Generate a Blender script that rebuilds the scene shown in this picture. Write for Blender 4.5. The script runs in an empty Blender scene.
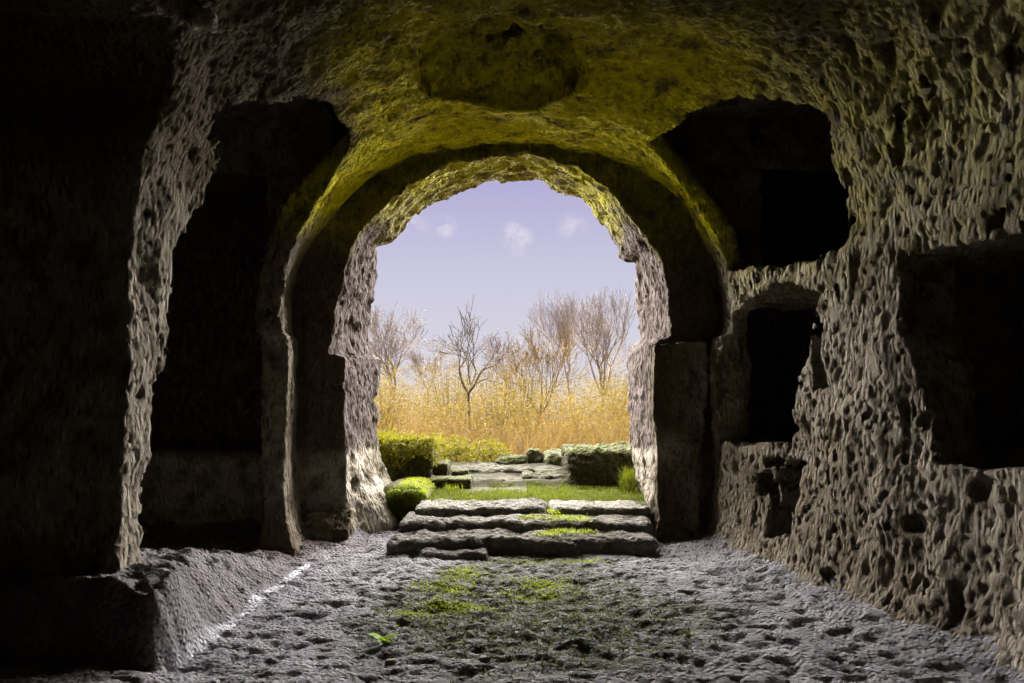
import bpy, bmesh, math, random
import numpy as np
import openvdb

rng = np.random.default_rng(7)
random.seed(7)
scene = bpy.context.scene
COL = scene.collection
F = 683.0           # focal length in pixels of the 1024 x 683 frame
EYE = 1.5           # camera height above the chamber floor
HORIZON = 400.0     # image row of the horizon

# ------------------------------------------------------------------ noise
_perm = np.random.default_rng(3).permutation(256).astype(np.int32)
_perm = np.concatenate([_perm, _perm])
_g = np.random.default_rng(4).normal(size=(256, 3))
_g = (_g / np.linalg.norm(_g, axis=1)[:, None]).astype(np.float32)

def perlin(x, y, z):
    xi = np.floor(x).astype(np.int32); yi = np.floor(y).astype(np.int32); zi = np.floor(z).astype(np.int32)
    xf = (x - xi).astype(np.float32); yf = (y - yi).astype(np.float32); zf = (z - zi).astype(np.float32)
    xi &= 255; yi &= 255; zi &= 255
    def fade(t): return t * t * t * (t * (t * 6 - 15) + 10)
    u, v, w = fade(xf), fade(yf), fade(zf)
    def gr(i, j, k):
        h = _perm[_perm[_perm[(xi + i) & 255] + ((yi + j) & 255)] + ((zi + k) & 255)]
        g = _g[h]
        return g[..., 0] * (xf - i) + g[..., 1] * (yf - j) + g[..., 2] * (zf - k)
    def lerp(a, b, t): return a + (b - a) * t
    x1 = lerp(gr(0, 0, 0), gr(1, 0, 0), u); x2 = lerp(gr(0, 1, 0), gr(1, 1, 0), u)
    y1 = lerp(x1, x2, v)
    x1 = lerp(gr(0, 0, 1), gr(1, 0, 1), u); x2 = lerp(gr(0, 1, 1), gr(1, 1, 1), u)
    return lerp(y1, lerp(x1, x2, v), w) * 1.6

def fbm(x, y, z, f, octv=3, off=0.0):
    s = 0; a = 1.0
    for i in range(octv):
        s = s + a * perlin(x * f + off + 17.3 * i, y * f + off * 1.7 + 5.1 * i, z * f - off + 9.7 * i)
        f *= 2.03; a *= 0.5
    return s

def sstep(a, b, x):
    t = np.clip((x - a) / (b - a), 0, 1)
    return t * t * (3 - 2 * t)

def itp(y, k):
    k = np.array(k, dtype=float)
    return np.interp(y, k[:, 0], k[:, 1])

def poly_sdf(pts, px, py):
    """signed distance to a closed polygon, negative inside"""
    pts = np.array(pts, dtype=float)
    d = np.full(px.shape, 1e9); inside = np.zeros(px.shape, bool)
    n = len(pts)
    for i in range(n):
        ax, ay = pts[i]; bx, by = pts[(i + 1) % n]
        ex, ey = bx - ax, by - ay
        wx, wy = px - ax, py - ay
        t = np.clip((wx * ex + wy * ey) / (ex * ex + ey * ey + 1e-12), 0, 1)
        d = np.minimum(d, (wx - ex * t) ** 2 + (wy - ey * t) ** 2)
        c = ((ay > py) != (by > py))
        with np.errstate(divide='ignore', invalid='ignore'):
            xx = ax + (py - ay) * ex / (ey if ey != 0 else 1e-12)
        inside ^= c & (px < xx)
    d = np.sqrt(d)
    return np.where(inside, -d, d)

# ------------------------------------------------------------------ object helpers
def tag(o, label=None, cat=None, group=None, kind=None):
    if label: o['label'] = label
    if cat: o['category'] = cat
    if group: o['group'] = group
    if kind: o['kind'] = kind
    return o

def mesh_obj(name, verts, faces, mat, parent=None, smooth=True, attrs=None):
    me = bpy.data.meshes.new(name)
    verts = np.asarray(verts, dtype=np.float32)
    if isinstance(faces, np.ndarray):
        nv = faces.shape[1]
        me.vertices.add(len(verts)); me.vertices.foreach_set('co', verts.ravel())
        me.loops.add(faces.size); me.loops.foreach_set('vertex_index', faces.astype(np.int32).ravel())
        me.polygons.add(len(faces)); me.polygons.foreach_set('loop_start', np.arange(0, faces.size, nv, dtype=np.int32))
        me.update(calc_edges=True); me.validate()
    else:
        me.from_pydata([tuple(map(float, v)) for v in verts], [], [tuple(f) for f in faces])
    if smooth:
        me.polygons.foreach_set('use_smooth', np.ones(len(me.polygons), bool))
    for k, v in (attrs or {}).items():
        a = me.attributes.new(k, 'FLOAT', 'POINT'); a.data.foreach_set('value', np.asarray(v, dtype=np.float32))
    me.materials.append(mat)
    o = bpy.data.objects.new(name, me)
    COL.objects.link(o)
    if parent: o.parent = parent
    return o

def empty(name, loc):
    o = bpy.data.objects.new(name, None); o.location = loc; o.empty_display_size = .1
    COL.objects.link(o)
    return o

# ------------------------------------------------------------------ materials
class NT:
    def __init__(self, name):
        self.m = bpy.data.materials.new(name); self.m.use_nodes = True
        self.t = self.m.node_tree; self.t.nodes.clear()
        self.out = self.n('ShaderNodeOutputMaterial')
    def n(self, typ, **kw):
        nd = self.t.nodes.new(typ)
        for k, v in kw.items():
            if k in nd.inputs: self.set(nd.inputs[k], v)
            else: setattr(nd, k, v)
        return nd
    def set(self, sock, v):
        if isinstance(v, bpy.types.NodeSocket): self.t.links.new(v, sock)
        else: sock.default_value = v
    def noise(self, vec, scale, detail=4, rough=.55, dist=0.0):
        nd = self.n('ShaderNodeTexNoise'); self.set(nd.inputs['Vector'], vec)
        nd.inputs['Scale'].default_value = scale; nd.inputs['Detail'].default_value = detail
        nd.inputs['Roughness'].default_value = rough; nd.inputs['Distortion'].default_value = dist
        return nd.outputs['Fac']
    def ramp(self, fac, stops):
        nd = self.n('ShaderNodeValToRGB'); self.set(nd.inputs['Fac'], fac)
        els = nd.color_ramp.elements
        while len(els) < len(stops): els.new(.5)
        for e, (p, c) in zip(els, stops):
            e.position = p; e.color = (*c, 1) if len(c) == 3 else c
        return nd.outputs['Color']
    def mrange(self, v, a, b, c=0.0, d=1.0):
        nd = self.n('ShaderNodeMapRange'); self.set(nd.inputs['Value'], v)
        for k, x in zip(('From Min', 'From Max', 'To Min', 'To Max'), (a, b, c, d)): nd.inputs[k].default_value = x
        return nd.outputs['Result']
    def math(self, op, a, b=0.0):
        nd = self.n('ShaderNodeMath', operation=op); self.set(nd.inputs[0], a); self.set(nd.inputs[1], b)
        return nd.outputs[0]
    def mix(self, fac, a, b):
        nd = self.n('ShaderNodeMix', data_type='RGBA'); self.set(nd.inputs[0], fac)
        for s, v in ((nd.inputs[6], a), (nd.inputs[7], b)):
            if isinstance(v, tuple): s.default_value = (*v, 1) if len(v) == 3 else v
            else: self.set(s, v)
        return nd.outputs[2]
    def attr(self, name):
        return self.n('ShaderNodeAttribute', attribute_name=name).outputs['Fac']
    def pos(self, sc=(1, 1, 1)):
        g = self.n('ShaderNodeTexCoord').outputs['Object']
        mp = self.n('ShaderNodeMapping'); self.set(mp.inputs['Vector'], g); mp.inputs['Scale'].default_value = sc
        return mp.outputs['Vector']
    def bump(self, h, strength, dist, normal=None):
        nd = self.n('ShaderNodeBump'); self.set(nd.inputs['Height'], h)
        nd.inputs['Strength'].default_value = strength; nd.inputs['Distance'].default_value = dist
        if normal is not None: self.set(nd.inputs['Normal'], normal)
        return nd.outputs['Normal']
    def diffuse(self, color, rough=.9, normal=None, spec=.2, trans=0.0):
        p = self.n('ShaderNodeBsdfPrincipled')
        if isinstance(color, tuple): p.inputs['Base Color'].default_value = (*color, 1)
        else: self.set(p.inputs['Base Color'], color)
        p.inputs['Roughness'].default_value = rough
        p.inputs['Specular IOR Level'].default_value = spec
        if normal is not None: self.set(p.inputs['Normal'], normal)
        sh = p.outputs[0]
        if trans > 0:
            t = self.n('ShaderNodeBsdfTranslucent')
            if isinstance(color, tuple): t.inputs['Color'].default_value = (*color, 1)
            else: self.set(t.inputs['Color'], color)
            mx = self.n('ShaderNodeMixShader'); mx.inputs[0].default_value = trans
            self.t.links.new(sh, mx.inputs[1]); self.t.links.new(t.outputs[0], mx.inputs[2]); sh = mx.outputs[0]
        self.t.links.new(sh, self.out.inputs['Surface'])
        return self.m

def rock_material(name, cols, palec=(.34, .30, .235), mossc=1.0, algae=(.72, .66, .008), pitscale=16, bump=.9, vstretch=.45):
    t = NT(name)
    p = t.pos(); pv = t.pos((1, 1, vstretch))
    c = t.ramp(t.noise(p, 1.7, 6, .62), [(.3, cols[0]), (.55, cols[1]), (.75, cols[2])])
    c = t.mix(t.mrange(t.noise(p, 22, 5, .7), .35, .7), c, t.mix(.5, c, cols[2]))
    dirt = t.mrange(t.noise(pv, 6, 6, .7), .5, .68)
    c = t.mix(t.math('MULTIPLY', dirt, .55), c, tuple(x * .35 for x in cols[0]))
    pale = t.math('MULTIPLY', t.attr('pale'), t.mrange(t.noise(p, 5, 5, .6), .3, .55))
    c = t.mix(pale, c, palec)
    pink = t.math('MULTIPLY', t.attr('pink'), t.mrange(t.noise(p, 9, 5, .6), .15, .5))
    c = t.mix(pink, c, t.mix(t.mrange(t.noise(pv, 13, 6, .75), .42, .6), (.05, .036, .030), (.135, .100, .084)))
    al = t.math('MULTIPLY', t.attr('algae'), t.mrange(t.noise(p, 4.5, 7, .72), .33, .52))
    alc = t.ramp(t.noise(p, 11, 5, .6), [(.3, tuple(x * .55 for x in algae)), (.6, algae), (.8, (.85, .79, .05))])
    c = t.mix(al, c, alc)
    mo = t.math('MULTIPLY', t.attr('moss'), t.mrange(t.noise(p, 14, 6, .7), .3, .6))
    c = t.mix(mo, c, t.ramp(t.noise(p, 30, 3, .6), [(p_, tuple(v_ * mossc for v_ in c_)) for p_, c_ in ((.3, (.022, .026, .003)), (.6, (.07, .08, .009)), (.8, (.15, .16, .015)))]))
    v = t.n('ShaderNodeTexVoronoi', feature='F1'); t.set(v.inputs['Vector'], pv); v.inputs['Scale'].default_value = pitscale
    h = t.math('ADD', t.noise(pv, 28, 7, .68), t.math('MULTIPLY', t.mrange(v.outputs['Distance'], 0, .55), .8))
    return t.diffuse(c, .95, t.bump(h, bump, .055), .12)

M_ROCK = rock_material('tuff_rock', [(.042, .027, .012), (.074, .053, .028), (.115, .091, .056)], pitscale=26, bump=1.0)
M_FLOOR = rock_material('tuff_floor', [(.125, .118, .125), (.235, .222, .23), (.32, .305, .315)], palec=(.62, .63, .68), mossc=.6, pitscale=30, bump=1.0, vstretch=1)
M_PATH = rock_material('path_rock', [(.03, .025, .018), (.065, .056, .042), (.105, .093, .074)], mossc=.7, pitscale=20, bump=1.0, vstretch=1)
M_MROCK = rock_material('mossy_dark_stone', [(.035, .028, .016), (.06, .05, .028), (.075, .066, .04)], mossc=.95, pitscale=20, bump=1.0, vstretch=1)
M_STEP = rock_material('worn_step_stone', [(.05, .042, .034), (.115, .10, .086), (.19, .172, .15)], pitscale=20, bump=.9, vstretch=1)

def leafy(name, a, b, c, trans=.4, scale=9):
    t = NT(name)
    col = t.ramp(t.noise(t.pos(), scale, 5, .7), [(.3, a), (.5, b), (.72, c)])
    return t.diffuse(col, .7, None, .15, trans)

M_GRASS = leafy('bright_grass', (.035, .043, .002), (.07, .084, .002), (.115, .125, .006), .45)
M_MOSSB = leafy('moss_tuft', (.14, .17, .006), (.26, .31, .01), (.38, .42, .03), .45, 14)
M_IVY = leafy('yellow_ivy', (.035, .036, .002), (.115, .105, .003), (.20, .17, .014), .4, 6)
M_GOLD = leafy('golden_undergrowth', (.075, .042, .008), (.13, .077, .018), (.21, .145, .065), .4, 1.6)
M_GOLDG = leafy('yellow_green_leaf', (.07, .052, .007), (.125, .087, .012), (.175, .128, .036), .4, .8)
M_WEED = leafy('weed_leaf', (.14, .22, .01), (.26, .38, .02), (.36, .48, .05), .4, 8)

def bark(name, a, b):
    t = NT(name)
    col = t.ramp(t.noise(t.pos(), 3, 5, .7), [(.3, a), (.7, b)])
    return t.diffuse(col, .9)
M_BARK_D = bark('grey_brown_bark', (.05, .035, .025), (.12, .09, .065))
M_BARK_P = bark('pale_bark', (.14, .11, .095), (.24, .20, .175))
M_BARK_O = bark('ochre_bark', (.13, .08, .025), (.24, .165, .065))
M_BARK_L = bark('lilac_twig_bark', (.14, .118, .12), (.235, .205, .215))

def terrain_material():
    t = NT('outdoor_earth'); p = t.pos()
    c = t.ramp(t.noise(p, 2.5, 6, .65), [(.3, (.035, .03, .022)), (.55, (.08, .07, .056)), (.75, (.125, .11, .092))])
    g = t.math('MULTIPLY', t.attr('moss'), t.mrange(t.noise(p, 6, 5, .65), .3, .52))
    c = t.mix(g, c, t.ramp(t.noise(p, 20, 4, .6), [(.3, (.022, .027, .0015)), (.6, (.055, .066, .003)), (.8, (.10, .107, .007))]))
    far = t.math('MULTIPLY', t.attr('dry'), 1.0)
    c = t.mix(far, c, t.ramp(t.noise(p, 5, 6, .7), [(.3, (.30, .19, .03)), (.6, (.5, .34, .06)), (.8, (.62, .45, .14))]))
    c = t.mix(.5, c, (.02, .016, .008))
    return t.diffuse(c, .95, t.bump(t.noise(p, 18, 7, .7), .8, .05), .1)
M_EARTH = terrain_material()

# ------------------------------------------------------------------ the rock-cut chamber
XL = [(-2, -2.5), (3, -2.4), (5, -2.33), (6.5, -2.23), (7.4, -2.32), (9, -2.32)]
XR = [(-2, 3.0), (2, 2.9), (3.9, 2.72), (5, 2.55), (6, 2.38), (6.9, 2.15), (7.4, 2.19), (9, 2.19)]
NR = [(-2, 3.6), (5, 3.4), (6, 2.6), (7, 2.2)]
NL = [(-2, 2.4), (5, 2.2), (7, 2.15)]
YEND = 7.40

NICHES = [   # (side, outline in (Y, Z) on that wall, depth reached in |X|, innermost |X|)
    (-1, [(4.46, -.4), (4.46, 1.24), (4.58, 1.74), (4.68, 2.0), (4.72, 2.61), (4.9, 3.02), (4.84, 3.22), (4.62, 3.37), (4.56, 3.55),
          (4.6, 4.5), (6.6, 4.5), (6.62, 3.2), (6.76, 2.8), (6.70, 2.2), (6.83, 2.12), (6.8, .9), (6.66, .1), (6.62, -.4)], 4.6, [(4.5, 2.0), (4.6, 1.91), (4.97, 1.69), (5.3, 1.43), (5.94, 1.41), (6.29, 1.54), (6.5, 1.74), (6.63, 2.0)]),
    (-1, [(1.2, -.4), (3.86, -.4), (3.95, .36), (4.12, .40), (4.13, 1.1), (4.22, 1.94), (4.24, 2.77), (4.1, 3.16), (4.12, 3.38), (3.75, 3.6), (1.4, 3.5)], 4.2, 1.3),
    (1, [(6.98, 4.5), (5.0, 4.5), (5.01, 3.67), (5.13, 3.27), (5.05, 3.05), (5.07, 2.72), (5.47, 2.63), (6.24, 2.72),
         (6.98, 2.84), (6.97, 3.2)], 4.6, [(4.9, 2.35), (5.01, 2.28), (5.34, 1.94), (5.77, 1.59), (6.45, 1.28), (6.7, 1.48), (6.86, 1.69), (7.03, 1.95)]),
    (1, [(7.04, 2.12), (6.96, 2.36), (6.4, 2.47), (6.07, 2.54), (5.36, 2.36), (5.54, 2.07), (5.78, 1.63), (5.95, 1.13), (7.04, 1.04)], 4.3, 1.8),
    (1, [(5.53, 2.07), (5.37, 2.12), (5.40, 1.60), (5.56, 1.58)], 3.1, 2.2),
    (1, [(6.14, .72), (5.97, .95), (5.74, .95), (5.74, .34), (6.17, .24)], 3.9, 2.0),
    (1, [(6.33, .8), (6.15, .86), (6.22, .63), (6.33, .64)], 2.9, 2.0),
    (1, [(6.20, .98), (6.02, 1.0), (6.06, .9), (6.2, .9)], 2.8, 2.0),
    (1, [(4.6, 2.43), (4.21, 2.46), (3.6, 2.42), (2.6, 2.36), (2.6, 1.15), (3.69, 1.15), (4.25, 1.11), (4.38, 1.5), (4.53, 2.03)], 4.5, 2.0),
    # unseen hollows added behind the openings to keep them dark
    (-1, [(4.85, -.4), (7.9, -.4), (7.9, 3.9), (4.95, 3.9)], 4.7, 2.62),
    (1, [(5.2, 2.74), (8.2, 2.74), (8.2, 3.98), (5.2, 3.9)], 4.7, 2.66),
    (1, [(6.0, 1.06), (8.2, 1.06), (8.2, 2.46), (5.7, 2.46)], 4.7, 2.48),
    (1, [(2.6, 1.15), (5.1, 1.15), (5.1, 2.42), (2.6, 2.42)], 4.7, 3.0),
    (-1, [(4.95, -.4), (7.25, -.4), (7.25, 4.5), (4.95, 4.5)], 4.7, 1.1, .17),
    (1, [(5.25, 2.76), (7.25, 2.76), (7.25, 4.5), (5.25, 4.5)], 4.7, 1.1, .17),
    (1, [(6.0, 1.06), (7.25, 1.06), (7.25, 2.46), (5.7, 2.46)], 4.7, 1.8, .17),
]
DOOR_IN = [(-1.72, -.5), (-1.72, 1.0), (-1.73, 1.94), (-1.90, 1.98), (-1.87, 2.2), (-1.75, 2.66), (-1.69, 3.07), (-1.5, 3.34), (-1.19, 3.62), (-.66, 3.95), (.13, 4.07),
           (.68, 3.91), (1.01, 3.67), (1.31, 3.26), (1.50, 3.02), (1.57, 2.82), (1.65, 2.17), (1.43, 2.08), (1.45, 1.5), (1.48, .75), (1.42, .3), (1.42, -.5)]
DOOR_OUT = [(-1.50, -.5), (-1.56, .34), (-1.72, .95), (-1.75, 1.1), (-1.71, 2.02), (-1.80, 2.1), (-1.87, 2.35), (-1.73, 2.96), (-1.73, 3.45), (-1.54, 3.52), (-1.30, 3.86), (-.94, 4.10), (-.37, 4.31),
            (.31, 4.30), (.88, 4.09), (1.25, 3.70), (1.44, 3.30), (1.58, 3.27), (1.59, 2.96), (1.66, 2.27), (1.49, 2.16), (1.49, 1.0), (1.56, .5), (1.66, .3), (1.66, -.5)]

DOOR_IN = [(x_ * 1.047, 1.5 + (z_ - 1.5) * 1.047) for x_, z_ in DOOR_IN]
VB = [(6.3, 1.76), (7.4, 1.87)]      # rise of the vault above its springing
VOX = .0175
X0, X1, Y0, Y1, Z0, Z1 = -4.9, 4.9, -1.3, 9.7, -.35, 5.1
gx = np.arange(X0, X1, VOX); gy = np.arange(Y0, Y1, VOX); gz = np.arange(Z0, Z1, VOX)
zyY, zyZ = np.meshgrid(gy, gz, indexing='ij')
niche2d = [poly_sdf(pts, zyY + .035 * perlin(zyY * 3, zyZ * 3, zyZ * 0 + i) + .02 * perlin(zyY * 9, zyZ * 9, zyZ * 0 + i),
                    zyZ + .035 * perlin(zyY * 3 + 40, zyZ * 3, zyZ * 0 + i) + .02 * perlin(zyY * 9 + 40, zyZ * 9, zyZ * 0 + i)) for i, (s, pts, *_r) in enumerate(NICHES)]
xzX, xzZ = np.meshgrid(gx, gz, indexing='ij')
din = poly_sdf(DOOR_IN, xzX, xzZ); dout = poly_sdf(DOOR_OUT, xzX, xzZ)

vol = np.full((len(gx), len(gy), len(gz)), .2, np.float32)
CH = 24
for j0 in range(0, len(gy), CH):
    ys = gy[j0:j0 + CH]
    X = gx[:, None, None].astype(np.float32); Y = ys[None, :, None].astype(np.float32); Z = gz[None, None, :].astype(np.float32)
    xl = itp(ys, XL)[None, :, None]; xr = itp(ys, XR)[None, :, None]
    nl = itp(ys, NL)[None, :, None]; nr = itp(ys, NR)[None, :, None]
    xc = -.05
    left = X < xc
    up = sstep(2.14, 2.20, Z) * sstep(6.6, 6.8, Y)      # side walls set back above the ledge beside the doorway
    a = np.where(left, xc - xl + .05 * up, xr - xc + .10 * up - .03); n = np.where(left, nl, nr)
    zz = np.maximum(Z - 2.4, 0) / itp(ys, VB)[None, :, None]
    r = (np.abs((X - xc) / a) ** n + zz ** n) ** (1 / n)
    d = (r - 1) * 1.9
    droom = d
    # right-hand bench below the middle niche stands a little proud, the wall foot flares out
    d = d + .10 * np.exp(-np.maximum(Z - .05, 0) / .16) * (Z < 1.2)
    d = np.maximum(d, Y - YEND)
    d = np.maximum(d, -1.1 - Y)
    # dome-like hollow in the vault
    hw = .16 * perlin(X * 2.2 + 0 * Y + 0 * Z, Y * 2.2 + 0 * X + 0 * Z, Z * 2 + 9 + 0 * X + 0 * Y) if (ys[0] < 6.6 and ys[-1] > 4.4) else 0
    hd = np.sqrt(((X + .05) / .68) ** 2 + ((Y - 5.52) / .70) ** 2) + hw
    d = np.minimum(d, np.maximum((hd - 1) * .62, Z - (4.52 - .24 * hd * hd)) + (Z < 3.6) * 1.0)
    for k, (s, pts, dep, inn, *shell) in enumerate(NICHES):
        q = niche2d[k][j0:j0 + CH][None]
        if isinstance(inn, list): inn = itp(ys, inn)[None, :, None]
        dn = np.maximum(q, np.maximum(s * X - dep, inn - s * X))
        if shell: dn = np.maximum(dn, shell[0] - droom)      # leaves a thin wall of rock around the opening
        d = np.minimum(d, dn)
    # doorway tunnel, set back jamb plinths come from the outlines themselves
    w = np.clip((ys - YEND) / (8.8 - YEND), -.1, 1.15)[None, :, None]
    dd = din[:, None, :] * (1 - w) + dout[:, None, :] * w
    dd = np.maximum(dd, 7.2 - Y)
    d = np.minimum(d, dd)
    # open air beyond the entrance
    d = np.minimum(d, 8.85 - Y + 0 * X * Z)
    # pilaster on the right of the inner doorway face, below the impost
    pil = np.maximum(np.maximum(np.abs(X - 1.78) - .26, Y * -1 + 7.26), np.maximum(Z - 2.09, Y - 7.6))
    d = np.maximum(d, -pil + 0 * d)
    # rubble plinth at the foot of the left doorway face
    pl = np.maximum(np.maximum(np.abs(X + 2.1) - .36, 7.22 - Y + .9 * np.maximum(Z - .12, 0)), Z - .30)
    d = np.maximum(d, -pl)
    flare = X + 1.78 - .44 * sstep(7.42, 8.05, Y) * sstep(.95, -.05, Z)
    d = np.where((X < -.9) & (Y > 7.42) & (Y < 8.9) & (Z < .95), np.maximum(d, -flare), d)
    # ledge of living rock along the right wall under the middle niche
    d = d.astype(np.float32)
    band = np.abs(d) < .21
    ii, jj, kk = np.nonzero(band)
    px = gx[ii].astype(np.float32); py = ys[jj].astype(np.float32); pz = gz[kk].astype(np.float32)
    low = fbm(px, py, pz, .9, 2, 3.1)
    mid = fbm(px, py, pz * .6, 4.0, 3, 11.0)
    pitd = (.010 + .010 * (px > 1.6)) * sstep(.22, .6, perlin(px * 15, py * 15, pz * 9 + 3)) + (.015 + .004 * (px > 1.6)) * sstep(.2, .45, perlin(px * 27 + 7, py * 27, pz * 18))
    door = sstep(7.28, 7.48, py)
    rightw = sstep(1.6, 2.2, px) * (1 - door)
    ndisp = low * .055 * (1 - .5 * door) + mid * (.022 - .006 * door) - pitd * (1 - .5 * door)
    pitd = pitd * (.35 + 1.1 * sstep(-.35, .45, fbm(px, py, pz, 1.6, 2, 200)))
    rag = np.zeros_like(px); m_ = door > 0
    if m_.any():
        ax, ay, az_ = px[m_], py[m_], pz[m_]
        rag[m_] = door[m_] * (.030 * fbm(ax, ay, az_, 6.5, 3, 300) + .028 * sstep(.1, .6, perlin(ax * 4 + 9, ay * 4, az_ * 4)))
    hole = .085 * sstep(.46, .66, perlin(px * 6.5 + 50, py * 6.5, pz * 3.6 + 20)) * (.3 + .7 * rightw) * (1 - door)
    dome = np.exp(-((px + .05) ** 2 + (py - 5.5) ** 2) / .35) * (pz > 3.7)
    ndisp = ndisp - rag - hole; m_ = dome > .01
    if m_.any(): ndisp[m_] -= dome[m_] * .26 * sstep(.05, .5, fbm(px[m_], py[m_], pz[m_], 4.2, 2, 77))
    # small put-log holes in the left jamb
    for (hy, hz, hr) in ((7.98, .60, .075), (7.66, .54, .07)):
        ndisp = ndisp - .14 * np.exp(-(((py - hy) / hr) ** 2 + ((pz - hz) / (hr * 1.25)) ** 2) ** 1.5) * (px < 0)
    d[ii, jj, kk] = d[ii, jj, kk] + ndisp
    vol[:, j0:j0 + CH, :] = np.clip(d, -.2, .2)
grid = openvdb.FloatGrid(.2)
grid.copyFromArray(vol)
pts, quads = grid.convertToQuads(0.0)
del vol, grid
pts = pts.astype(np.float64) * VOX + np.array([X0, Y0, Z0])
print('shell', len(pts), len(quads))

# drop the skin of the sampling block itself, keep the cave
q = quads.astype(np.int64)
c = pts[q].mean(axis=1)
keep = (c[:, 0] > X0 + .06) & (c[:, 0] < X1 - .06) & (c[:, 2] > Z0 + .06) & (c[:, 2] < Z1 - .06) & (c[:, 1] > Y0 + .05) & (c[:, 1] < Y1 - .06)
q = q[keep]; c = c[keep]

# vertex normals for seamless shading across the pieces
fn = np.cross(pts[q[:, 2]] - pts[q[:, 0]], pts[q[:, 3]] - pts[q[:, 1]])
cen = np.array([0, 4.0, 1.8])
vn = np.zeros_like(pts)
for i in range(4): np.add.at(vn, q[:, i], fn)
vn /= np.linalg.norm(vn, axis=1)[:, None] + 1e-12

X, Y, Z = pts.T
low = fbm(X, Y, Z, .8, 3, 21)
vault_side = np.abs(X + .05) / 2.3
algae = sstep(2.75, 3.5, Z + .25 * low) * sstep(3.6, 6.4, Y + .7 * low + .35 * (Z - 4)) * (1 - .75 * sstep(7.30, 7.37, Y) * (1 - sstep(7.39, 7.53, Y)))  # algae cover; its fade away from the arch also paints the light falloff
algae = algae * (1 - sstep(7.38, 7.53, Y) * (1 - .7 * sstep(3.35, 3.95, Z + .3 * low))) * (1 - .6 * sstep(7.4, 9, Y)) * (1 - .75 * sstep(1.55, 2.3, X) * (Y < 6.2)) * (1 - .9 * sstep(-1.15, -1.7, X + .3 * low) * sstep(6.6, 6.1, Y)) + .22 * sstep(2.0, 3.5, Z) * sstep(1.6, 2.4, X) * (Y < 7)
dome_m = np.exp(-(((X + .05) / .62) ** 2 + ((Y - 5.52) / .64) ** 2) ** 2)
algae = algae * (1 - .55 * dome_m)
_a = np.where(X < -.05, -.05 - itp(Y, XL), itp(Y, XR) + .05); _n = np.where(X < -.05, itp(Y, NL), itp(Y, NR))
_r = ((np.abs((X + .05) / _a) ** _n + (np.maximum(Z - 2.4, 0) / itp(Y, VB)) ** _n) ** (1 / _n) - 1) * 1.9
algae = algae * (1 - sstep(.10, .28, _r + .1 * low) * (np.abs(X + .05) > .9) * ((Y < 7.35) | (np.abs(X + .05) > 2.42)))
pale = sstep(1.0, .84, Z + .06 * low) * sstep(7.33, 7.48, Y) * np.where(X < 0, 1.3, .62) + (.45 + .3 * low) * sstep(1.5, 2.2, X) * (Y < 7.3) + .65 * np.exp(-(((X - 1.63) / .16) ** 2 + ((Z - .96) / .17) ** 2)) * (Y > 7.0)  # paler base stone; left jamb and right wall lightened to look better lit
pale = pale + .6 * sstep(3.3, 2.5, Z) * (X < -1.2) * sstep(3.6, 4.0, Y) * sstep(5.4, 5.0, Y) + .5 * sstep(6.6, 6.8, Y) * (Y < 7.36) * (X < -1.9)  # lightens the left pillar and doorway strip as if light fell on them
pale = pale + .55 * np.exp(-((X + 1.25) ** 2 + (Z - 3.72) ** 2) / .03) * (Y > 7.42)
pink = sstep(7.35, 7.48, Y) * sstep(3.75, 3.3, Z) * sstep(.84, 1.02, Z + .06 * low)
moss = .5 * sstep(8.3, 8.8, Y) * sstep(1.5, .3, Z)
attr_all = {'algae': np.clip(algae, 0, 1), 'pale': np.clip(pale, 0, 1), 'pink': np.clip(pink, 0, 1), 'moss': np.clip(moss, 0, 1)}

cx, cy, cz = c.T
ang = np.where((cz > 2.95) & (np.abs(cx + .05) < 2.05) & (cz - 2.4 > .55 * (np.abs(cx + .05)) - .1), 1, 0)
part = np.where(cy > 7.31, 3, np.where(cy < -1.0, 4, np.where(ang == 1, 0, np.where(cx < 0, 1, 2))))
for pid, nm in ((0, 'ceiling'), (1, 'wall_left'), (2, 'wall_right'), (3, 'wall_front'), (4, 'wall_back')):
    f = q[part == pid]
    if not len(f): continue
    u, inv = np.unique(f.ravel(), return_inverse=True)
    ff = inv.reshape(-1, 4)
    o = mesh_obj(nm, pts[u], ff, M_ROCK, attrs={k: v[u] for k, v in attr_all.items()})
    o.data.normals_split_custom_set_from_vertices([tuple(x) for x in vn[u]])
    o['kind'] = 'structure'

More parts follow.
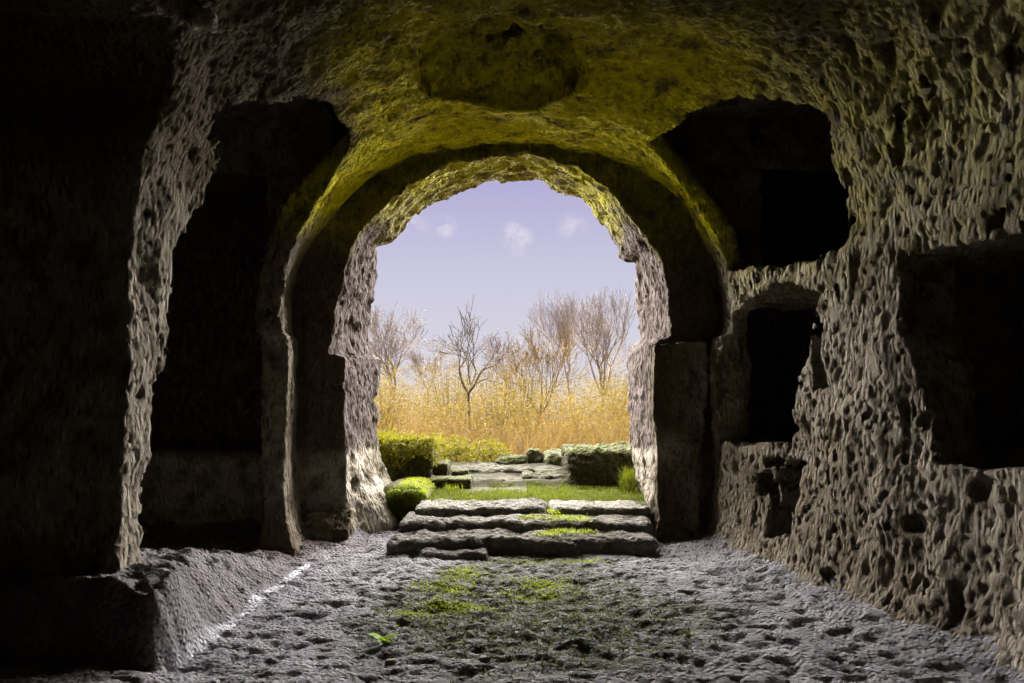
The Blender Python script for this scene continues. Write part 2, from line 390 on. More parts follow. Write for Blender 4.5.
# ------------------------------------------------------------------ floor
def floor_height(X, Y):
    z = .03 * fbm(X, Y, X * 0, .9, 2, 5) + .022 * fbm(X * .7, Y, X * 0, 4.0, 3, 8)
    p = perlin(X * 6, Y * 9, X * 0 + 2) + .6 * perlin(X * 15, Y * 20, X * 0 + 4)
    z = z - np.maximum(p - .02, 0) * .042 + np.minimum(p, 0) * -.006
    # worn hollow in the middle
    hol = np.exp(-(((X - .18) / 1.0) ** 2 + ((Y - 4.75) / 1.15) ** 2) ** 2)
    z = z - .05 * hol + .02 * hol * fbm(X, Y, X * 0, 6, 2, 30)
    # floor rises to the wall feet
    xr = itp(Y, XR); xl = itp(Y, XL)
    z = z + .20 * np.exp(-np.maximum(xr - X, 0) / .17) * (X > 0) * (Y < 7.5)
    z = z + .10 * np.exp(-np.maximum(YEND - Y, 0) / .12) * sstep(-1.6, -1.75, X)
    # rock bench along the left wall, sloping away to the back, with a broken near end
    w = .05 * fbm(X, Y, X * 0, 2.2, 3, 41)
    h = .46 - .30 * sstep(4.3, 6.2, Y)
    wd = .14 + .32 * sstep(4.0, 4.7, Y)
    side = sstep(0, 1, (-1.88 - X - w * .8) / wd)
    nearend = sstep(3.72, 3.92, Y + w)
    z = z + h * side * nearend * (1 - .6 * sstep(5.6, 6.4, Y))
    z = z + side * nearend * (.05 * fbm(X, Y, X * 0, 3.6, 3, 47) - .05 * sstep(.15, .5, perlin(X * 8, Y * 8, X * 0 + 12)))
    # rubble in front of the bench
    z = z + .10 * sstep(-1.5, -2.1, X + w) * sstep(3.9, 3.5, Y) * (1 - nearend)
    return z
fx = np.arange(-4.8, 4.4, .016); fy = np.concatenate([np.arange(-1.3, 2.6, .06), np.arange(2.6, 8.3, .016)])
FX, FY = np.meshgrid(fx, fy, indexing='ij')
FZ = floor_height(FX, FY)
nx, ny = FX.shape
idx = np.arange(nx * ny).reshape(nx, ny)
fq = np.stack([idx[:-1, :-1], idx[1:, :-1], idx[1:, 1:], idx[:-1, 1:]], -1).reshape(-1, 4)
lw = fbm(FX, FY, FX * 0, 1.6, 3, 61)
hol = np.exp(-np.maximum(((FX - .2) / 1.18) ** 2 + ((FY - 4.9) / 1.2) ** 2 + .5 * lw, 0) ** 2)
mossf = np.clip(1.6 * hol, 0, 1) + .7 * np.exp(-((FX - .1) / .8) ** 2) * sstep(5.2, 6.2, FY + .3 * lw)
line = np.abs(FX + 1.90 - .05 * perlin(FY * 1.3, FY * 0, FY * 0 + 6) - .015 * perlin(FY * 9, FY * 0, FY * 0))
limeline = sstep(.05, .015, line) * sstep(3.7, 4.2, FY) * sstep(6.5, 6.2, FY)
tan = sstep(-1.85, -2.0, FX) * .45 + .35 * sstep(6.2, 6.8, FY) * sstep(1.2, 1.6, np.abs(FX))
fl = mesh_obj('floor', np.stack([FX.ravel(), FY.ravel(), FZ.ravel()], 1), fq, M_FLOOR,
              attrs={'moss': np.clip(mossf, 0, 1).ravel(), 'pale': np.clip(limeline * 1.5, 0, 1).ravel(), 'algae': np.zeros(nx * ny), 'pink': np.clip(tan, 0, 1).ravel()})
fl['kind'] = 'structure'

# ------------------------------------------------------------------ blocks of stone
def rock_block(name, lo, hi, mat, parent=None, radius=.05, amp=.025, freq=5, res=.022, seed=0.0, moss_top=0.0, moss_all=0.0, pale=0.0, sag=None):
    """rounded, worn block between two corners"""
    lo = np.array(lo, float); hi = np.array(hi, float)
    ctr = (lo + hi) / 2; half = (hi - lo) / 2
    V, Fc = [], []; off = 0
    for ax in range(3):
        for s in (-1, 1):
            o1, o2 = (ax + 1) % 3, (ax + 2) % 3
            n1 = max(3, int(2 * half[o1] / res)); n2 = max(3, int(2 * half[o2] / res))
            a, b = np.meshgrid(np.linspace(-1, 1, n1 + 1), np.linspace(-1, 1, n2 + 1), indexing='ij')
            p = np.zeros(a.shape + (3,)); p[..., ax] = s; p[..., o1] = a; p[..., o2] = b
            V.append((p * half).reshape(-1, 3))
            id_ = np.arange(a.size).reshape(a.shape) + off
            qd = np.stack([id_[:-1, :-1], id_[1:, :-1], id_[1:, 1:], id_[:-1, 1:]], -1).reshape(-1, 4)
            Fc.append(qd if s > 0 else qd[:, ::-1]); off += a.size
    V = np.concatenate(V); Fc = np.concatenate(Fc)
    key = np.round(V / 1e-5).astype(np.int64)
    _, first, inv = np.unique(key, axis=0, return_index=True, return_inverse=True)
    V = V[first]; Fc = inv.reshape(-1)[Fc]
    r = min(radius, half.min() * .95)
    inner = np.clip(V, -(half - r), half - r)
    dv = V - inner; L = np.linalg.norm(dv, axis=1)[:, None] + 1e-9
    N = dv / L
    V = inner + N * r
    W = V + ctr
    nz = fbm(W[:, 0], W[:, 1], W[:, 2], freq, 4, seed) + .8 * perlin(W[:, 0] * 1.3 + seed, W[:, 1] * 1.3, W[:, 2] * 1.3)
    W = W + N * (amp * nz)[:, None]
    if sag is not None:
        W[:, 2] += sag(W[:, 0], W[:, 1])
    up = np.clip(N[:, 2], 0, 1)
    lwv = fbm(W[:, 0], W[:, 1], W[:, 2], 3, 2, seed + 3)
    at = {'moss': np.clip(moss_top * up * (1 + lwv) + moss_all * (.8 + .5 * lwv), 0, 1), 'pale': np.full(len(W), pale), 'algae': np.zeros(len(W)), 'pink': np.zeros(len(W))}
    o = mesh_obj(name, W - (0 if parent is None else np.array(parent.location)), Fc, mat, parent, attrs=at)
    return o

# four worn steps climbing out of the chamber
def bow(x, y): return -.03 * ((x - .0) / 1.2) ** 2
tag(rock_block('stone_step', (-.86, 6.42, -.12), (-.22, 6.8, .06), M_STEP, radius=.05, amp=.03, seed=1), 'low broken stone sill lying in front of the widest bottom step', 'step')
tag(rock_block('stone_step', (-1.22, 6.62, -.15), (1.42, 7.25, .165), M_STEP, radius=.09, amp=.04, seed=2, moss_top=.15), 'widest and lowest full stone step with a dark worn front', 'step')
tag(rock_block('stone_step', (-1.18, 7.0, -.1), (1.46, 7.7, .255), M_STEP, radius=.075, amp=.034, seed=5, moss_top=.2), 'middle stone step with pale worn tread across the doorway', 'step')
tag(rock_block('stone_step', (-1.06, 7.36, 0), (.38, 8.0, .335), M_STEP, radius=.05, amp=.03, seed=9, moss_top=.25), 'left slab of the top step, dark edged, in front of the grass', 'step')
tag(rock_block('stone_step', (.42, 7.42, 0), (1.5, 7.95, .335), M_STEP, radius=.045, amp=.028, seed=14, moss_top=.1, pale=.2), 'right slab of the top step, beside the right door jamb', 'step')

# ------------------------------------------------------------------ the ground outside
def ground_height(X, Y):
    z = .315 + .02 * fbm(X, Y, X * 0, 1.5, 3, 90)
    z = z + .09 * sstep(9.25, 9.45, Y + .12 * perlin(X * 1.7, Y * 1.7, X * 0)) + .06 * sstep(9.9, 10.1, Y + .2 * perlin(X * 2, Y * 2, X * 0 + 3))
    z = z + .035 * fbm(X * .6, Y * 1.5, X * 0, 4, 3, 95) * sstep(9.2, 9.6, Y)
    z = z - 1.3 * sstep(11.2, 15.5, Y)
    z = z + .9 * sstep(24, 40, Y)
    z = z - .5 * sstep(7.75, 7.45, Y)
    z = z - .6 * sstep(8.4, 8.2, Y) * sstep(-1.06, -1.16, X)
    return z
ox = np.concatenate([np.arange(-24, -3.5, .5), np.arange(-3.5, 3.5, .035), np.arange(3.5, 24.1, .5)])
oy = np.concatenate([np.arange(7.4, 12, .035), np.arange(12, 46, .4)])
OX, OY = np.meshgrid(ox, oy, indexing='ij'); OZ = ground_height(OX, OY)
nx, ny = OX.shape; idx = np.arange(nx * ny).reshape(nx, ny)
oq = np.stack([idx[:-1, :-1], idx[1:, :-1], idx[1:, 1:], idx[:-1, 1:]], -1).reshape(-1, 4)
lw = fbm(OX, OY, OX * 0, 1.2, 3, 101)
gm = 1 - .75 * sstep(9.15, 9.5, OY) * sstep(1.3, .7, np.abs(OX + .1) + .4 * lw)
gm = np.maximum(gm - .5 * np.exp(-(((OX + .25) / .35) ** 2 + ((OY - 9.0) / .35) ** 2)), 0)
gr = mesh_obj('ground', np.stack([OX.ravel(), OY.ravel(), OZ.ravel()], 1), oq, M_EARTH, attrs={'moss': gm.ravel(), 'dry': sstep(11.5, 13, OY).ravel()})
gr['kind'] = 'structure'

# ------------------------------------------------------------------ blades, leaves
def blades(base, height, width, lean, mat, name, parent=None, segs=3, droop=.35, dirs=None):
    """thin tapering curved blades, one strip each"""
    n = len(base)
    th = rng.uniform(0, 2 * np.pi, n) if dirs is None else dirs
    side = np.stack([-np.sin(th), np.cos(th), 0 * th], 1); out = np.stack([np.cos(th), np.sin(th), 0 * th], 1)
    V = np.zeros((n, segs * 2 + 1, 3))
    for s in range(segs):
        t = s / segs
        p = base + out * (lean * t ** 1.7)[:, None] + np.array([0, 0, 1]) * (height * (t - droop * t * t * .6))[:, None]
        wv = (width * (1 - t * .75))[:, None]
        V[:, 2 * s] = p - side * wv * .5; V[:, 2 * s + 1] = p + side * wv * .5
    V[:, -1] = base + out * lean[:, None] + np.array([0, 0, 1]) * (height * (1 - droop * .6))[:, None]
    tri = []
    for s in range(segs - 1):
        a = 2 * s
        tri += [(a, a + 1, a + 3), (a, a + 3, a + 2)]
    tri += [(2 * segs - 2, 2 * segs - 1, 2 * segs)]
    tri = np.array(tri)
    Fc = (tri[None] + (np.arange(n) * (2 * segs + 1))[:, None, None]).reshape(-1, 3)
    V = V.reshape(-1, 3)
    if parent is not None: V = V - np.array(parent.location)
    return mesh_obj(name, V, Fc, mat, parent, smooth=False)

def leaves(ctr, size, mat, name, parent=None, updir=None):
    """small folded leaves, four-sided, each at its own tilt"""
    n = len(ctr)
    a = rng.normal(size=(n, 3)); a /= np.linalg.norm(a, axis=1)[:, None]
    b = np.cross(a, rng.normal(size=(n, 3))); b /= np.linalg.norm(b, axis=1)[:, None]
    nn = np.cross(a, b)
    s = size[:, None]
    V = np.stack([ctr - a * s, ctr + b * s * .5 + nn * s * .15, ctr + a * s, ctr - b * s * .5 + nn * s * .15], 1).reshape(-1, 3)
    if parent is not None: V = V - np.array(parent.location)
    base = (np.arange(n) * 4)[:, None]
    Fc = np.concatenate([base + np.array([[0, 1, 2]]), base + np.array([[0, 2, 3]])])
    return mesh_obj(name, V, Fc, mat, parent, smooth=False)

M_MOUND = leafy('overhanging_grass', (.10, .12, .004), (.19, .22, .006), (.28, .30, .015), .5)
# short grass on the terrace behind the steps
n = 26000
bx = rng.uniform(-1.9, 1.9, n); by = 7.62 + 1.75 * rng.random(n)
keep = (fbm(bx, by, bx * 0, 2.2, 3, 130) > -.55) & ~((np.abs(bx + .25) < .45) & (np.abs(by - 9.1) < .22 + .1 * np.sin(bx * 9)))
top_l = (bx > -1.1) & (by < 7.98) & (rng.random(n) < .93)
keep &= ~top_l & ~((bx < -1.05) & (by < 8.45))
bx, by = bx[keep], by[keep]
bz = ground_height(bx, by) - .01
g = blades(np.stack([bx, by, bz], 1), rng.uniform(.03, .085, len(bx)), rng.uniform(.006, .012, len(bx)), rng.uniform(.01, .05, len(bx)), M_GRASS, 'grass')
tag(g, 'short bright green grass on the terrace behind the top step', 'grass', kind='stuff')

# ferny moss growing in the cracks of the steps and on the chamber floor
B = []
for (sx, sy, sz, rx, ry, k) in ((.40, 7.5, .30, .10, .2, 420), (.30, 7.22, .268, .3, .10, 420), (.62, 7.12, .262, .2, .10, 200), (.58, 6.84, .185, .22, .12, 260), (.35, 6.72, .18, .12, .08, 90), (.15, 6.4, .03, .5, .14, 260), (.7, 6.35, .03, .2, .12, 160),
                                (-.42, 5.9, 0, .18, .2, 420), (-.55, 5.5, 0, .2, .12, 380), (-.48, 5.02, -.02, .2, .09, 420), (-.30, 5.1, -.02, .12, .06, 220), (.26, 5.72, 0, .22, .12, 460), (.22, 5.4, 0, .3, .12, 330), (-.7, 4.85, -.02, .25, .15, 200)):
    pxy = rng.normal(size=(k, 2)) * np.array([rx, ry]) * .6 + np.array([sx, sy])
    pz = floor_height(pxy[:, 0], pxy[:, 1]) if sz < .08 and sy < 6.5 else np.full(k, sz)
    B.append(np.column_stack([pxy, pz - .005]))
B = np.concatenate(B)
g = blades(B, rng.uniform(.010, .035, len(B)), rng.uniform(.008, .018, len(B)), rng.uniform(.01, .05, len(B)), M_MOSSB, 'moss', segs=3)
tag(g, 'bright yellow green moss sprouting in patches on the floor and steps', 'moss', kind='stuff')
k = 5200
mx = rng.normal(size=k) * .62 + .2; my = rng.normal(size=k) * .55 + 4.75
mk = ((mx - .18) / 1.15) ** 2 + ((my - 4.8) / 1.15) ** 2 < 1.2
mx, my = mx[mk], my[mk]
M_DARKM = leafy('dull_moss', (.035, .045, .004), (.075, .09, .01), (.15, .17, .02), .3, 7)
g = blades(np.column_stack([mx, my, floor_height(mx, my) - .004]), rng.uniform(.01, .035, len(mx)), rng.uniform(.006, .014, len(mx)), rng.uniform(.01, .04, len(mx)), M_DARKM, 'low_moss')
tag(g, 'dull dark green moss carpeting the sunken middle of the floor', 'moss', kind='stuff')

# ------------------------------------------------------------------ broad leaved weed on the floor
def px_floor(px, py, z=0.0):
    Y = F * (EYE - z) / (py - HORIZON)
    return (px - 512) / F * Y, Y
def weed(px, py, nl, L, label, mat):
    x, y = px_floor(px, py)
    root = empty('weed_plant', (x, y, float(floor_height(np.array([x]), np.array([y]))[0])))
    for i in range(nl):
        a = 2 * math.pi * i / nl + random.uniform(-.3, .3); l = L * random.uniform(.7, 1.15); up = random.uniform(.5, 1.0)
        vs, fs = [], []
        S = 7
        for s in range(S + 1):
            t = s / S; w = .17 * l * math.sin(math.pi * min(1, t * .92 + .06)) ** .8
            r = l * (.25 * t + .55 * t * t); z = l * up * (t - .42 * t * t)
            for e in (-1, 0, 1):
                vs.append((math.cos(a) * r - math.sin(a) * w * e, math.sin(a) * r + math.cos(a) * w * e, z + (.06 * l if e else 0) * math.sin(math.pi * t)))
        for s in range(S):
            for e in range(2):
                q0 = s * 3 + e; fs.append((q0, q0 + 1, q0 + 4, q0 + 3))
        mesh_obj('leaf', vs, fs, mat, root)
    tag(root, label, 'plant')
weed(384, 640, 9, .13, 'small bright green leafy weed at the left edge of the mossy hollow', M_WEED)
weed(688, 634, 8, .10, 'dark green sprawling weed at the right edge of the mossy hollow', M_DARKM)
weed(437, 600, 7, .05, 'tiny pale green sprout among the floor moss', M_MOSSB)

# pale pebbles on the floor
for i, (px, py, s) in enumerate(((420, 645, .022), (485, 657, .026), (391, 662, .024), (503, 648, .016), (471, 619, .014), (487, 620, .013), (545, 617, .014), (388, 641, .02), (576, 640, .015), (640, 652, .014))):
    x, y = px_floor(px, py)
    z = float(floor_height(np.array([x]), np.array([y]))[0])
    o = rock_block('pebble', (x - s * 1.3, y - s, z - s * .4), (x + s * 1.3, y + s, z + s), M_STEP, radius=s * .8, amp=s * .25, freq=40, res=s / 3, seed=i * 3.3, pale=1)
    tag(o, 'pale pebble lying on the dark mossy floor', 'pebble', 'pale pebbles on the mossy floor')

# ------------------------------------------------------------------ stones beyond the steps
tag(rock_block('mossy_wall_block', (.76, 9.25, .25), (1.95, 10.5, .83), M_MROCK, radius=.07, amp=.05, seed=23, moss_top=3.5, moss_all=.2), 'big dark mossy cut block on the right behind the grass', 'stone block')
tag(rock_block('flat_stone', (-1.12, 9.0, .28), (-.55, 9.42, .46), M_MROCK, radius=.03, amp=.015, seed=31, moss_top=1.2, moss_all=.6), 'flat dark stone slab with green top beside the creeper-covered block', 'stone')
tag(rock_block('flat_stone', (-1.2, 9.6, .36), (-.9, 10.0, .62), M_MROCK, radius=.04, amp=.03, seed=35, moss_top=1.0, moss_all=.6), 'small squarish dark stone behind the flat slab', 'stone')
tag(rock_block('flat_stone', (-.86, 9.62, .36), (-.62, 9.9, .50), M_MROCK, radius=.03, amp=.02, seed=37, moss_top=1.0, moss_all=.5), 'thin low mossy stone behind the right end of the slab', 'stone')
tag(rock_block('mossy_boulder', (-.28, 11.0, .3), (.28, 11.6, .58), M_MROCK, radius=.12, amp=.05, seed=41, moss_top=1.0, moss_all=.6), 'long low mossy stone at the far rim of the path', 'stone')
tag(rock_block('mossy_boulder', (.22, 10.9, .3), (.52, 11.3, .74), M_STEP, radius=.10, amp=.06, seed=43, moss_top=1.2, moss_all=.9), 'upright mossy stone just left of the big cut block', 'stone')
tag(rock_block('mossy_boulder', (.50, 10.7, .3), (.88, 11.3, .66), M_STEP, radius=.12, amp=.05, seed=47, moss_top=1.3, moss_all=1.0), 'rounded green mossy stone touching the big cut block', 'stone')
tag(rock_block('path_stone', (-.5, 9.4, .25), (.25, 9.95, .40), M_PATH, radius=.06, amp=.035, seed=51, moss_top=.6), 'wide worn path stone behind the grass, between slab and block', 'stone')
tag(rock_block('path_stone', (.12, 9.5, .25), (.80, 10.2, .45), M_PATH, radius=.07, amp=.045, seed=53, moss_top=.5, moss_all=.3), 'dark rough path stone against the foot of the cut block', 'stone')
tag(rock_block('path_stone', (-.75, 10.0, .3), (.35, 10.8, .48), M_PATH, radius=.07, amp=.045, seed=57, moss_top=.5), 'pale rough path stone at the top of the rise', 'stone')

# block with a yellow-leaved creeper on the left
root = empty('creeper_covered_block', (-1.6, 9.6, .3))
rock_block('stone_block', (-2.4, 9.4, .2), (-1.10, 10.4, .86), M_MROCK, root, radius=.08, amp=.04, seed=61, moss_top=1, moss_all=.85)
n = 3400
lx = rng.uniform(-2.4, -1.02, n); ly = rng.uniform(9.25, 10.4, n); lz = .93 + .05 * rng.normal(size=n) + .04 * np.sin(lx * 6)
fr = rng.random(n) < .55
lz = np.where(fr, .98 - .38 * rng.random(n) ** 1.5 * (.6 + .5 * np.sin(lx * 5) ** 2), lz); ly = np.where(fr, 9.30 + .06 * rng.normal(size=n), ly)
leaves(np.column_stack([lx, ly, lz]), rng.uniform(.018, .038, n), M_IVY, 'foliage', root)
tag(root, 'dark stone block topped with yellow green creeper, left of the path', 'planted block')

# grass mound falling beside the left end of the steps
root = empty('grass_mound', (-1.25, 8.0, .2))
MOUND = ((-1.62, 8.08, -.05), (-1.0, 9.1, .46))
rock_block('earth_mound', MOUND[0], MOUND[1], M_EARTH, root, radius=.2, amp=.02, seed=71, moss_all=1)
n = 5200
u = rng.uniform(-1.48, -1.02, n); v = rng.uniform(8.05, 9.08, n)
edge = np.minimum(np.minimum((u + 1.52) / .2, (-1.0 - u) / .22), (v - 8.03) / .22)
zt = .46 - .2 * (1 - np.sqrt(np.clip(1 - (1 - np.clip(edge, 0, 1)) ** 2, 0, 1)))
b1 = np.column_stack([u, v, zt])
fr = rng.random(n) < .4
b1[fr, 1] = 8.07; b1[fr, 2] = rng.uniform(.08, .42, fr.sum())
b2 = rng.random(n) < .12
b1[b2, 0] = -1.03; b1[b2, 2] = rng.uniform(.1, .36, b2.sum())
blades(b1, rng.uniform(.03, .09, n), rng.uniform(.006, .013, n), rng.uniform(.03, .10, n), M_MOUND, 'grass_blades', root, droop=1.2, dirs=rng.normal(-1.2, .8, n))
tag(root, 'rounded mound of overhanging grass between left jamb and steps', 'grass mound')

# clump of light grass at the right jamb
root = empty('grass_clump', (1.52, 8.75, .3))
n = 380
blades(np.column_stack([1.50 + .05 * rng.normal(size=n), 8.85 + .1 * rng.normal(size=n), np.full(n, .3) + .2 * rng.random(n)]), rng.uniform(.1, .24, n), rng.uniform(.006, .012, n), rng.uniform(.02, .10, n), M_GRASS, 'blades', root)
tag(root, 'pale green tuft of grass at the foot of the right jamb', 'grass tuft')
root = empty('grass_clump', (-.77, 8.9, .32))
n = 60
blades(np.column_stack([-.77 + .07 * rng.normal(size=n), 8.9 + .03 * rng.normal(size=n), np.full(n, .31)]), rng.uniform(.06, .15, n), rng.uniform(.005, .009, n), rng.uniform(.02, .08, n), M_MOSSB, 'blades', root)
tag(root, 'small spiky grass tuft in front of the flat dark slab', 'grass tuft')

# low yellow shrubs along the rim of the path
def shrub(x, y, z, rx, ry, h, n, label, mat=None, stems=9, name='low_shrub', twig=None, leaf=(.02, .04)):
    root = empty(name, (x, y, z))
    p = rng.normal(size=(n, 3)); p /= np.linalg.norm(p, axis=1)[:, None]
    rr = rng.random(n) ** (1 / 2.2)
    lump = 1 + .22 * perlin(p[:, 0] * 2.3 + x, p[:, 1] * 2.3 + y, p[:, 2] * 2.3)
    q = p * (rr * lump)[:, None] * np.array([rx, ry, h * .55]) + np.array([x, y, z + h * .52])
    q[:, 2] = np.maximum(q[:, 2], z + .02)
    leaves(q, rng.uniform(*leaf, n), mat or M_IVY, 'foliage', root)
    segs = []
    for i in range(stems):
        a = random.uniform(0, 6.28); s = random.uniform(.3, .9)
        p0 = np.array([x + random.uniform(-.1, .1) * rx, y + random.uniform(-.1, .1) * ry, z - .05])
        p1 = p0 + np.array([math.cos(a) * rx * .4 * s, math.sin(a) * ry * .4 * s, h * .45])
        p2 = p1 + np.array([math.cos(a) * rx * .4 * s, math.sin(a) * ry * .4 * s, h * .4])
        segs += [(p0, p1, .004 * h + .006, .003 * h + .004), (p1, p2, .003 * h + .004, .001 * h + .003)]
    tubes('stems', segs, twig or M_BARK_O, root)
    tag(root, label, 'shrub')
    return root

def tubes(name, segs, mat, parent, sides=4):
    P0 = np.array([s[0] for s in segs]); P1 = np.array([s[1] for s in segs]); R0 = np.array([s[2] for s in segs]); R1 = np.array([s[3] for s in segs])
    d = P1 - P0; d /= np.linalg.norm(d, axis=1)[:, None] + 1e-9
    ref = np.where(np.abs(d[:, 2:3]) > .9, np.array([[1., 0, 0]]), np.array([[0, 0, 1.]]))
    u = np.cross(d, ref); u /= np.linalg.norm(u, axis=1)[:, None]; v = np.cross(d, u)
    n = len(segs); V = np.zeros((n, 2 * sides, 3))
    for k in range(sides):
        a = 2 * math.pi * k / sides; o = math.cos(a) * u + math.sin(a) * v
        V[:, k] = P0 + o * R0[:, None]; V[:, sides + k] = P1 + o * R1[:, None]
    fq = np.array([(k, (k + 1) % sides, sides + (k + 1) % sides, sides + k) for k in range(sides)])
    Fc = (fq[None] + (np.arange(n) * 2 * sides)[:, None, None]).reshape(-1, 4)
    V = V.reshape(-1, 3)
    if parent is not None: V = V - np.array(parent.location)
    return mesh_obj(name, V, Fc, mat, parent, smooth=True)

shrub(-.95, 11.3, .38, .42, .3, .5, 900, 'low yellow shrub behind the creeper block', stems=7)
shrub(-.38, 11.6, .30, .40, .3, .52, 800, 'low yellow green shrub above the pale path stones', stems=7)

# ------------------------------------------------------------------ bare trees across the valley
def grow(segs, p, d, length, rad, depth, spread, upb, rnd, gnarl, kids, shrink):
    steps = 3 if depth > 1 else 2
    for s in range(steps):
        nd = d + np.array([rnd.gauss(0, gnarl), rnd.gauss(0, gnarl), rnd.gauss(0, gnarl) + upb])
        nd /= np.linalg.norm(nd)
        p1 = p + nd * length / steps; r1 = rad * (.88 if depth > 0 else .6)
        segs.append((p, p1, rad, r1)); p, d, rad = p1, nd, r1
        if depth > 0 and s < steps - 1 and rnd.random() < .75:
            side(segs, p, d, length, rad, depth, spread, upb, rnd, gnarl, kids, shrink)
    if depth > 0:
        for k in range(kids):
            side(segs, p, d, length, rad, depth, spread, upb, rnd, gnarl, kids, shrink)
def side(segs, p, d, length, rad, depth, spread, upb, rnd, gnarl, kids, shrink):
    ax = np.array([rnd.gauss(0, 1), rnd.gauss(0, 1), rnd.gauss(0, .5)]); ax -= d * ax.dot(d); ax /= np.linalg.norm(ax) + 1e-9
    a = spread * rnd.uniform(.6, 1.3)
    nd = d * math.cos(a) + ax * math.sin(a)
    grow(segs, p, nd, length * shrink * rnd.uniform(.8, 1.15), rad * .68, depth - 1, spread, upb, rnd, gnarl, kids, shrink)

def tree(px, Y, py_base, stems, label, mat, seed, length, depth=5, spread=.5, upb=.1, gnarl=.14, kids=2, rad=.09, shrink=.74, minr=.011):
    rnd = random.Random(seed)
    x = (px - 512) / F * Y; z = float(ground_height(np.array([x]), np.array([Y]))[0]) - .1
    root = empty('bare_tree', (x, Y, z))
    segs = []
    tr = []
    for (dx, lean, tl, sc) in stems:
        p = np.array([x + dx, Y + rnd.uniform(-.3, .3), z]); d = np.array([lean, 0, 1.0]); d /= np.linalg.norm(d)
        for s in range(4):
            nd = d + np.array([rnd.gauss(0, .05), rnd.gauss(0, .05), 0]); nd /= np.linalg.norm(nd)
            p1 = p + nd * tl / 4; tr.append((p, p1, rad * sc * (1 - .07 * s), rad * sc * (1 - .07 * (s + 1)))); p, d = p1, nd
        for k in range(kids + 1):
            side(segs, p, d, length * sc / shrink, rad * sc * 1.1, depth, spread, upb, rnd, gnarl, kids, shrink)
    segs = [(a, b, max(r0, minr), max(r1, minr)) for a, b, r0, r1 in segs]
    tubes('trunk', tr, mat, root, 6)
    thick = [q for q in segs if q[2] > rad * .3]; thin = [q for q in segs if q[2] <= rad * .3]
    bo = tubes('branches', thick, mat, root, 4)
    tw = tubes('twigs', thin, mat, root, 3); tw.parent = bo
    tag(root, label, 'tree')
    return root
tree(472, 24, 440, [(0, 0, 2.7, 1)], 'dark forked bare tree standing alone in the middle', M_BARK_D, 12, 1.08, 5, .62, .10, .16, 2, .075, .76, .008)
tree(388, 30, 440, [(0, .1, 2.4, 1)], 'pale bare tree leaning out beside the left jamb', M_BARK_P, 5, 1.25, 6, .52, .08, .13, 2, .085, .76, .007)
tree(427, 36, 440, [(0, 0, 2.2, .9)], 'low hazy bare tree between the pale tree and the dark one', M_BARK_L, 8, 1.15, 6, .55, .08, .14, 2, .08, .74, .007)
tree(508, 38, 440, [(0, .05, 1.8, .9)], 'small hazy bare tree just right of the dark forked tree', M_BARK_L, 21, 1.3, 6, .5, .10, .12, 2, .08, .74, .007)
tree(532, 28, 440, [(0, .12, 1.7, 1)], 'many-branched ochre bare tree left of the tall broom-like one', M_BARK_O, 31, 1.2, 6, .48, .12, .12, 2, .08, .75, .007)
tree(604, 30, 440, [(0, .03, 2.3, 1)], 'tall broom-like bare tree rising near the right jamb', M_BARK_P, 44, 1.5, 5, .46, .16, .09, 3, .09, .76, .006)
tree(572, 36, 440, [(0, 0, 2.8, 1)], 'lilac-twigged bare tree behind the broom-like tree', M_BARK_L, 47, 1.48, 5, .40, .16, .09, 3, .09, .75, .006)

# ------------------------------------------------------------------ golden undergrowth filling the valley
n = 26000
ux = rng.uniform(-13, 13, n); uy = 15.5 + 17 * rng.random(n) ** 1.2
uz = ground_height(ux, uy)
hh = (3.3 + .7 * fbm(ux, uy, ux * 0, .35, 3, 151)) * rng.uniform(.35, 1.0, n) * (.75 + .02 * (uy - 15))
g = blades(np.column_stack([ux, uy, uz - .05]), hh, rng.uniform(.012, .026, n), rng.uniform(.2, 1.5, n), M_GOLD, 'undergrowth', segs=4, droop=.3)
tag(g, 'dense golden dry undergrowth filling the valley below the trees', 'undergrowth', kind='stuff')
n = 120000
ux = rng.uniform(-13, 13, n); uy = 16 + 15 * rng.random(n)
top = (3.0 + .7 * fbm(ux, uy, ux * 0, .4, 3, 161)) * (.8 + .02 * (uy - 15))
lz = ground_height(ux, uy) + top * rng.random(n) ** .8
g = leaves(np.column_stack([ux, uy, lz]), rng.uniform(.015, .05, n), M_GOLDG, 'dry_leaves')
tag(g, 'tiny yellow leaves scattered through the golden undergrowth', 'leaves', kind='stuff')
def at(px, Y): return (px - 512) / F * Y
for (px, Y, rx, h, n, lab) in ((382, 21, 1.0, 3.4, 2600, 'yellow shrub against the left jamb below the pale tree'),
                               (450, 26, 1.5, 4.3, 3200, 'rounded yellow shrub left of the dark forked tree'),
                               (500, 23, 1.0, 3.5, 2200, 'low yellow shrub right of the dark forked trunk'),
                               (522, 27, 1.2, 4.1, 2600, 'yellow shrub at the foot of the many-stemmed ochre tree'),
                               (620, 25, 1.2, 3.9, 2600, 'golden shrub below the tall broom-like tree near the right jamb')):
    x = at(px, Y); z = float(ground_height(np.array([x]), np.array([Y]))[0])
    shrub(x, Y, z, rx, 1.0, h, n, lab, M_GOLDG, 16, 'yellow_shrub', M_BARK_O, (.02, .05))

# pale chip of stone caught high on the left of the vault
o = rock_block('stone_chip', (-1.80, 3.78, 3.58), (-1.66, 3.86, 3.68), M_STEP, radius=.02, amp=.015, freq=18, res=.012, seed=81, pale=1)
tag(o, 'pale stone chip sticking out high on the left vault', 'stone chip')

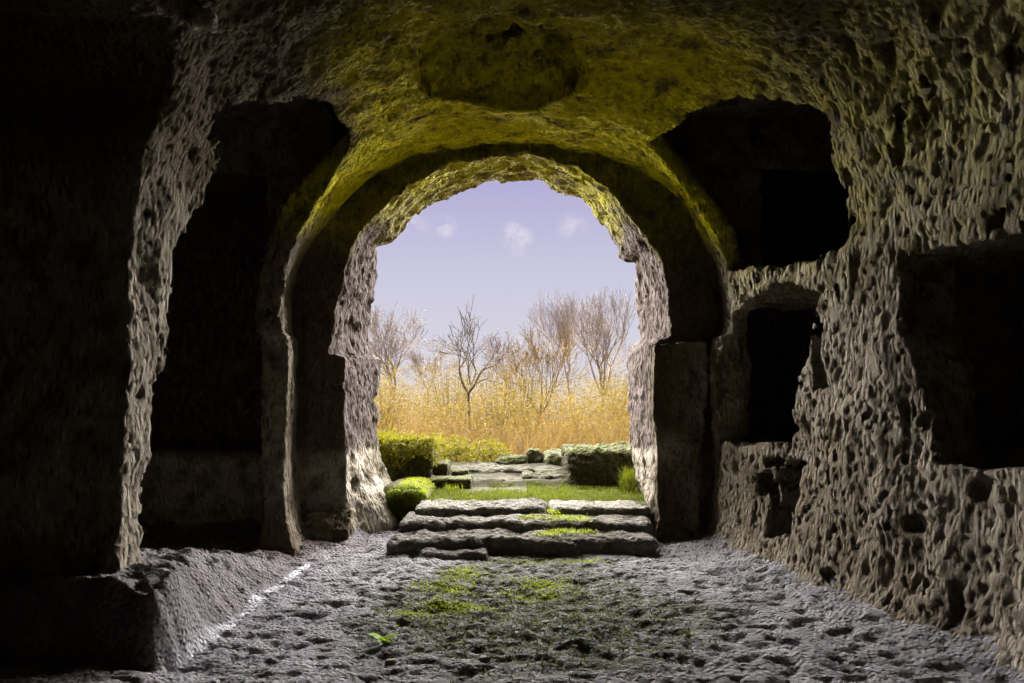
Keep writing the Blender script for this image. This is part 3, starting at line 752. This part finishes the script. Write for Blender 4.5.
# ------------------------------------------------------------------ sky
w = bpy.data.worlds.new('sky'); scene.world = w; w.use_nodes = True
t = w.node_tree; t.nodes.clear()
class WT(NT):
    def __init__(self): self.t = t
b = WT()
out = b.n('ShaderNodeOutputWorld'); bg = b.n('ShaderNodeBackground')
dirv = b.n('ShaderNodeTexCoord').outputs['Generated']
sep = b.n('ShaderNodeSeparateXYZ'); b.set(sep.inputs[0], dirv)
z01 = b.mrange(sep.outputs['Z'], -.1, .5)
def zz(z): return (z + .1) / .6
sky = b.ramp(z01, [(zz(-.1), (.55, .50, .45)), (zz(.0), (.72, .69, .74)), (zz(.09), (.67, .655, .75)), (zz(.19), (.59, .575, .74)), (zz(.30), (.46, .43, .68)), (zz(.5), (.40, .40, .64))])
cl = None
for (px, py, sx, sy, amt) in ((517, 238, .020, .022, .9), (446, 226, .014, .014, .8), (572, 226, .020, .018, .45), (415, 222, .03, .014, .35)):
    dx, dz = (px - 512) / F, (HORIZON - py) / F
    L = math.sqrt(1 + dx * dx + dz * dz)
    sub = b.n('ShaderNodeVectorMath', operation='SUBTRACT'); b.set(sub.inputs[0], dirv); sub.inputs[1].default_value = (dx / L, 1 / L, dz / L)
    mul = b.n('ShaderNodeVectorMath', operation='MULTIPLY'); b.set(mul.inputs[0], sub.outputs[0]); mul.inputs[1].default_value = (1 / sx, 1 / .05, 1 / sy)
    ln = b.n('ShaderNodeVectorMath', operation='LENGTH'); b.set(ln.inputs[0], mul.outputs[0])
    g_ = b.math('MULTIPLY', b.mrange(ln.outputs['Value'], 1.3, .1), amt)
    cl = g_ if cl is None else b.math('MAXIMUM', cl, g_)
cn = b.mrange(b.noise(dirv, 42, 5, .6, .4), .42, .62)
sky = b.mix(b.math('MULTIPLY', cl, cn), sky, (.86, .84, .88))
b.set(bg.inputs['Color'], sky); bg.inputs['Strength'].default_value = 1.0
t.links.new(bg.outputs[0], out.inputs['Surface'])

# broad hazy sun in front of the entrance
sd = bpy.data.lights.new('sun', 'SUN'); sd.energy = 88.0; sd.angle = math.radians(118); sd.color = (1.0, .97, .95)
so = bpy.data.objects.new('sun', sd); COL.objects.link(so)
el, az = math.radians(27), math.radians(-10)     # azimuth measured from +Y towards +X
dv = np.array([math.sin(az) * math.cos(el), math.cos(az) * math.cos(el), math.sin(el)])
from mathutils import Vector
so.rotation_euler = Vector(dv).to_track_quat('Z', 'Y').to_euler()

# ------------------------------------------------------------------ camera
cd = bpy.data.cameras.new('camera'); cam = bpy.data.objects.new('camera', cd); COL.objects.link(cam)
cd.sensor_width = 36; cd.lens = 36 * F / 1024
cd.shift_y = (HORIZON - 341.5) / 1024
cd.clip_start = .05; cd.clip_end = 200
cam.location = (0, 0, EYE); cam.rotation_euler = (math.radians(90), 0, 0)
scene.camera = cam
vs = scene.view_settings
vs.view_transform = 'Standard'; vs.look = 'None'; vs.exposure = 0; vs.gamma = 1; vs.use_curve_mapping = False
scene.cycles.max_bounces = 8; scene.cycles.diffuse_bounces = 2
scene.cycles.use_denoising = True
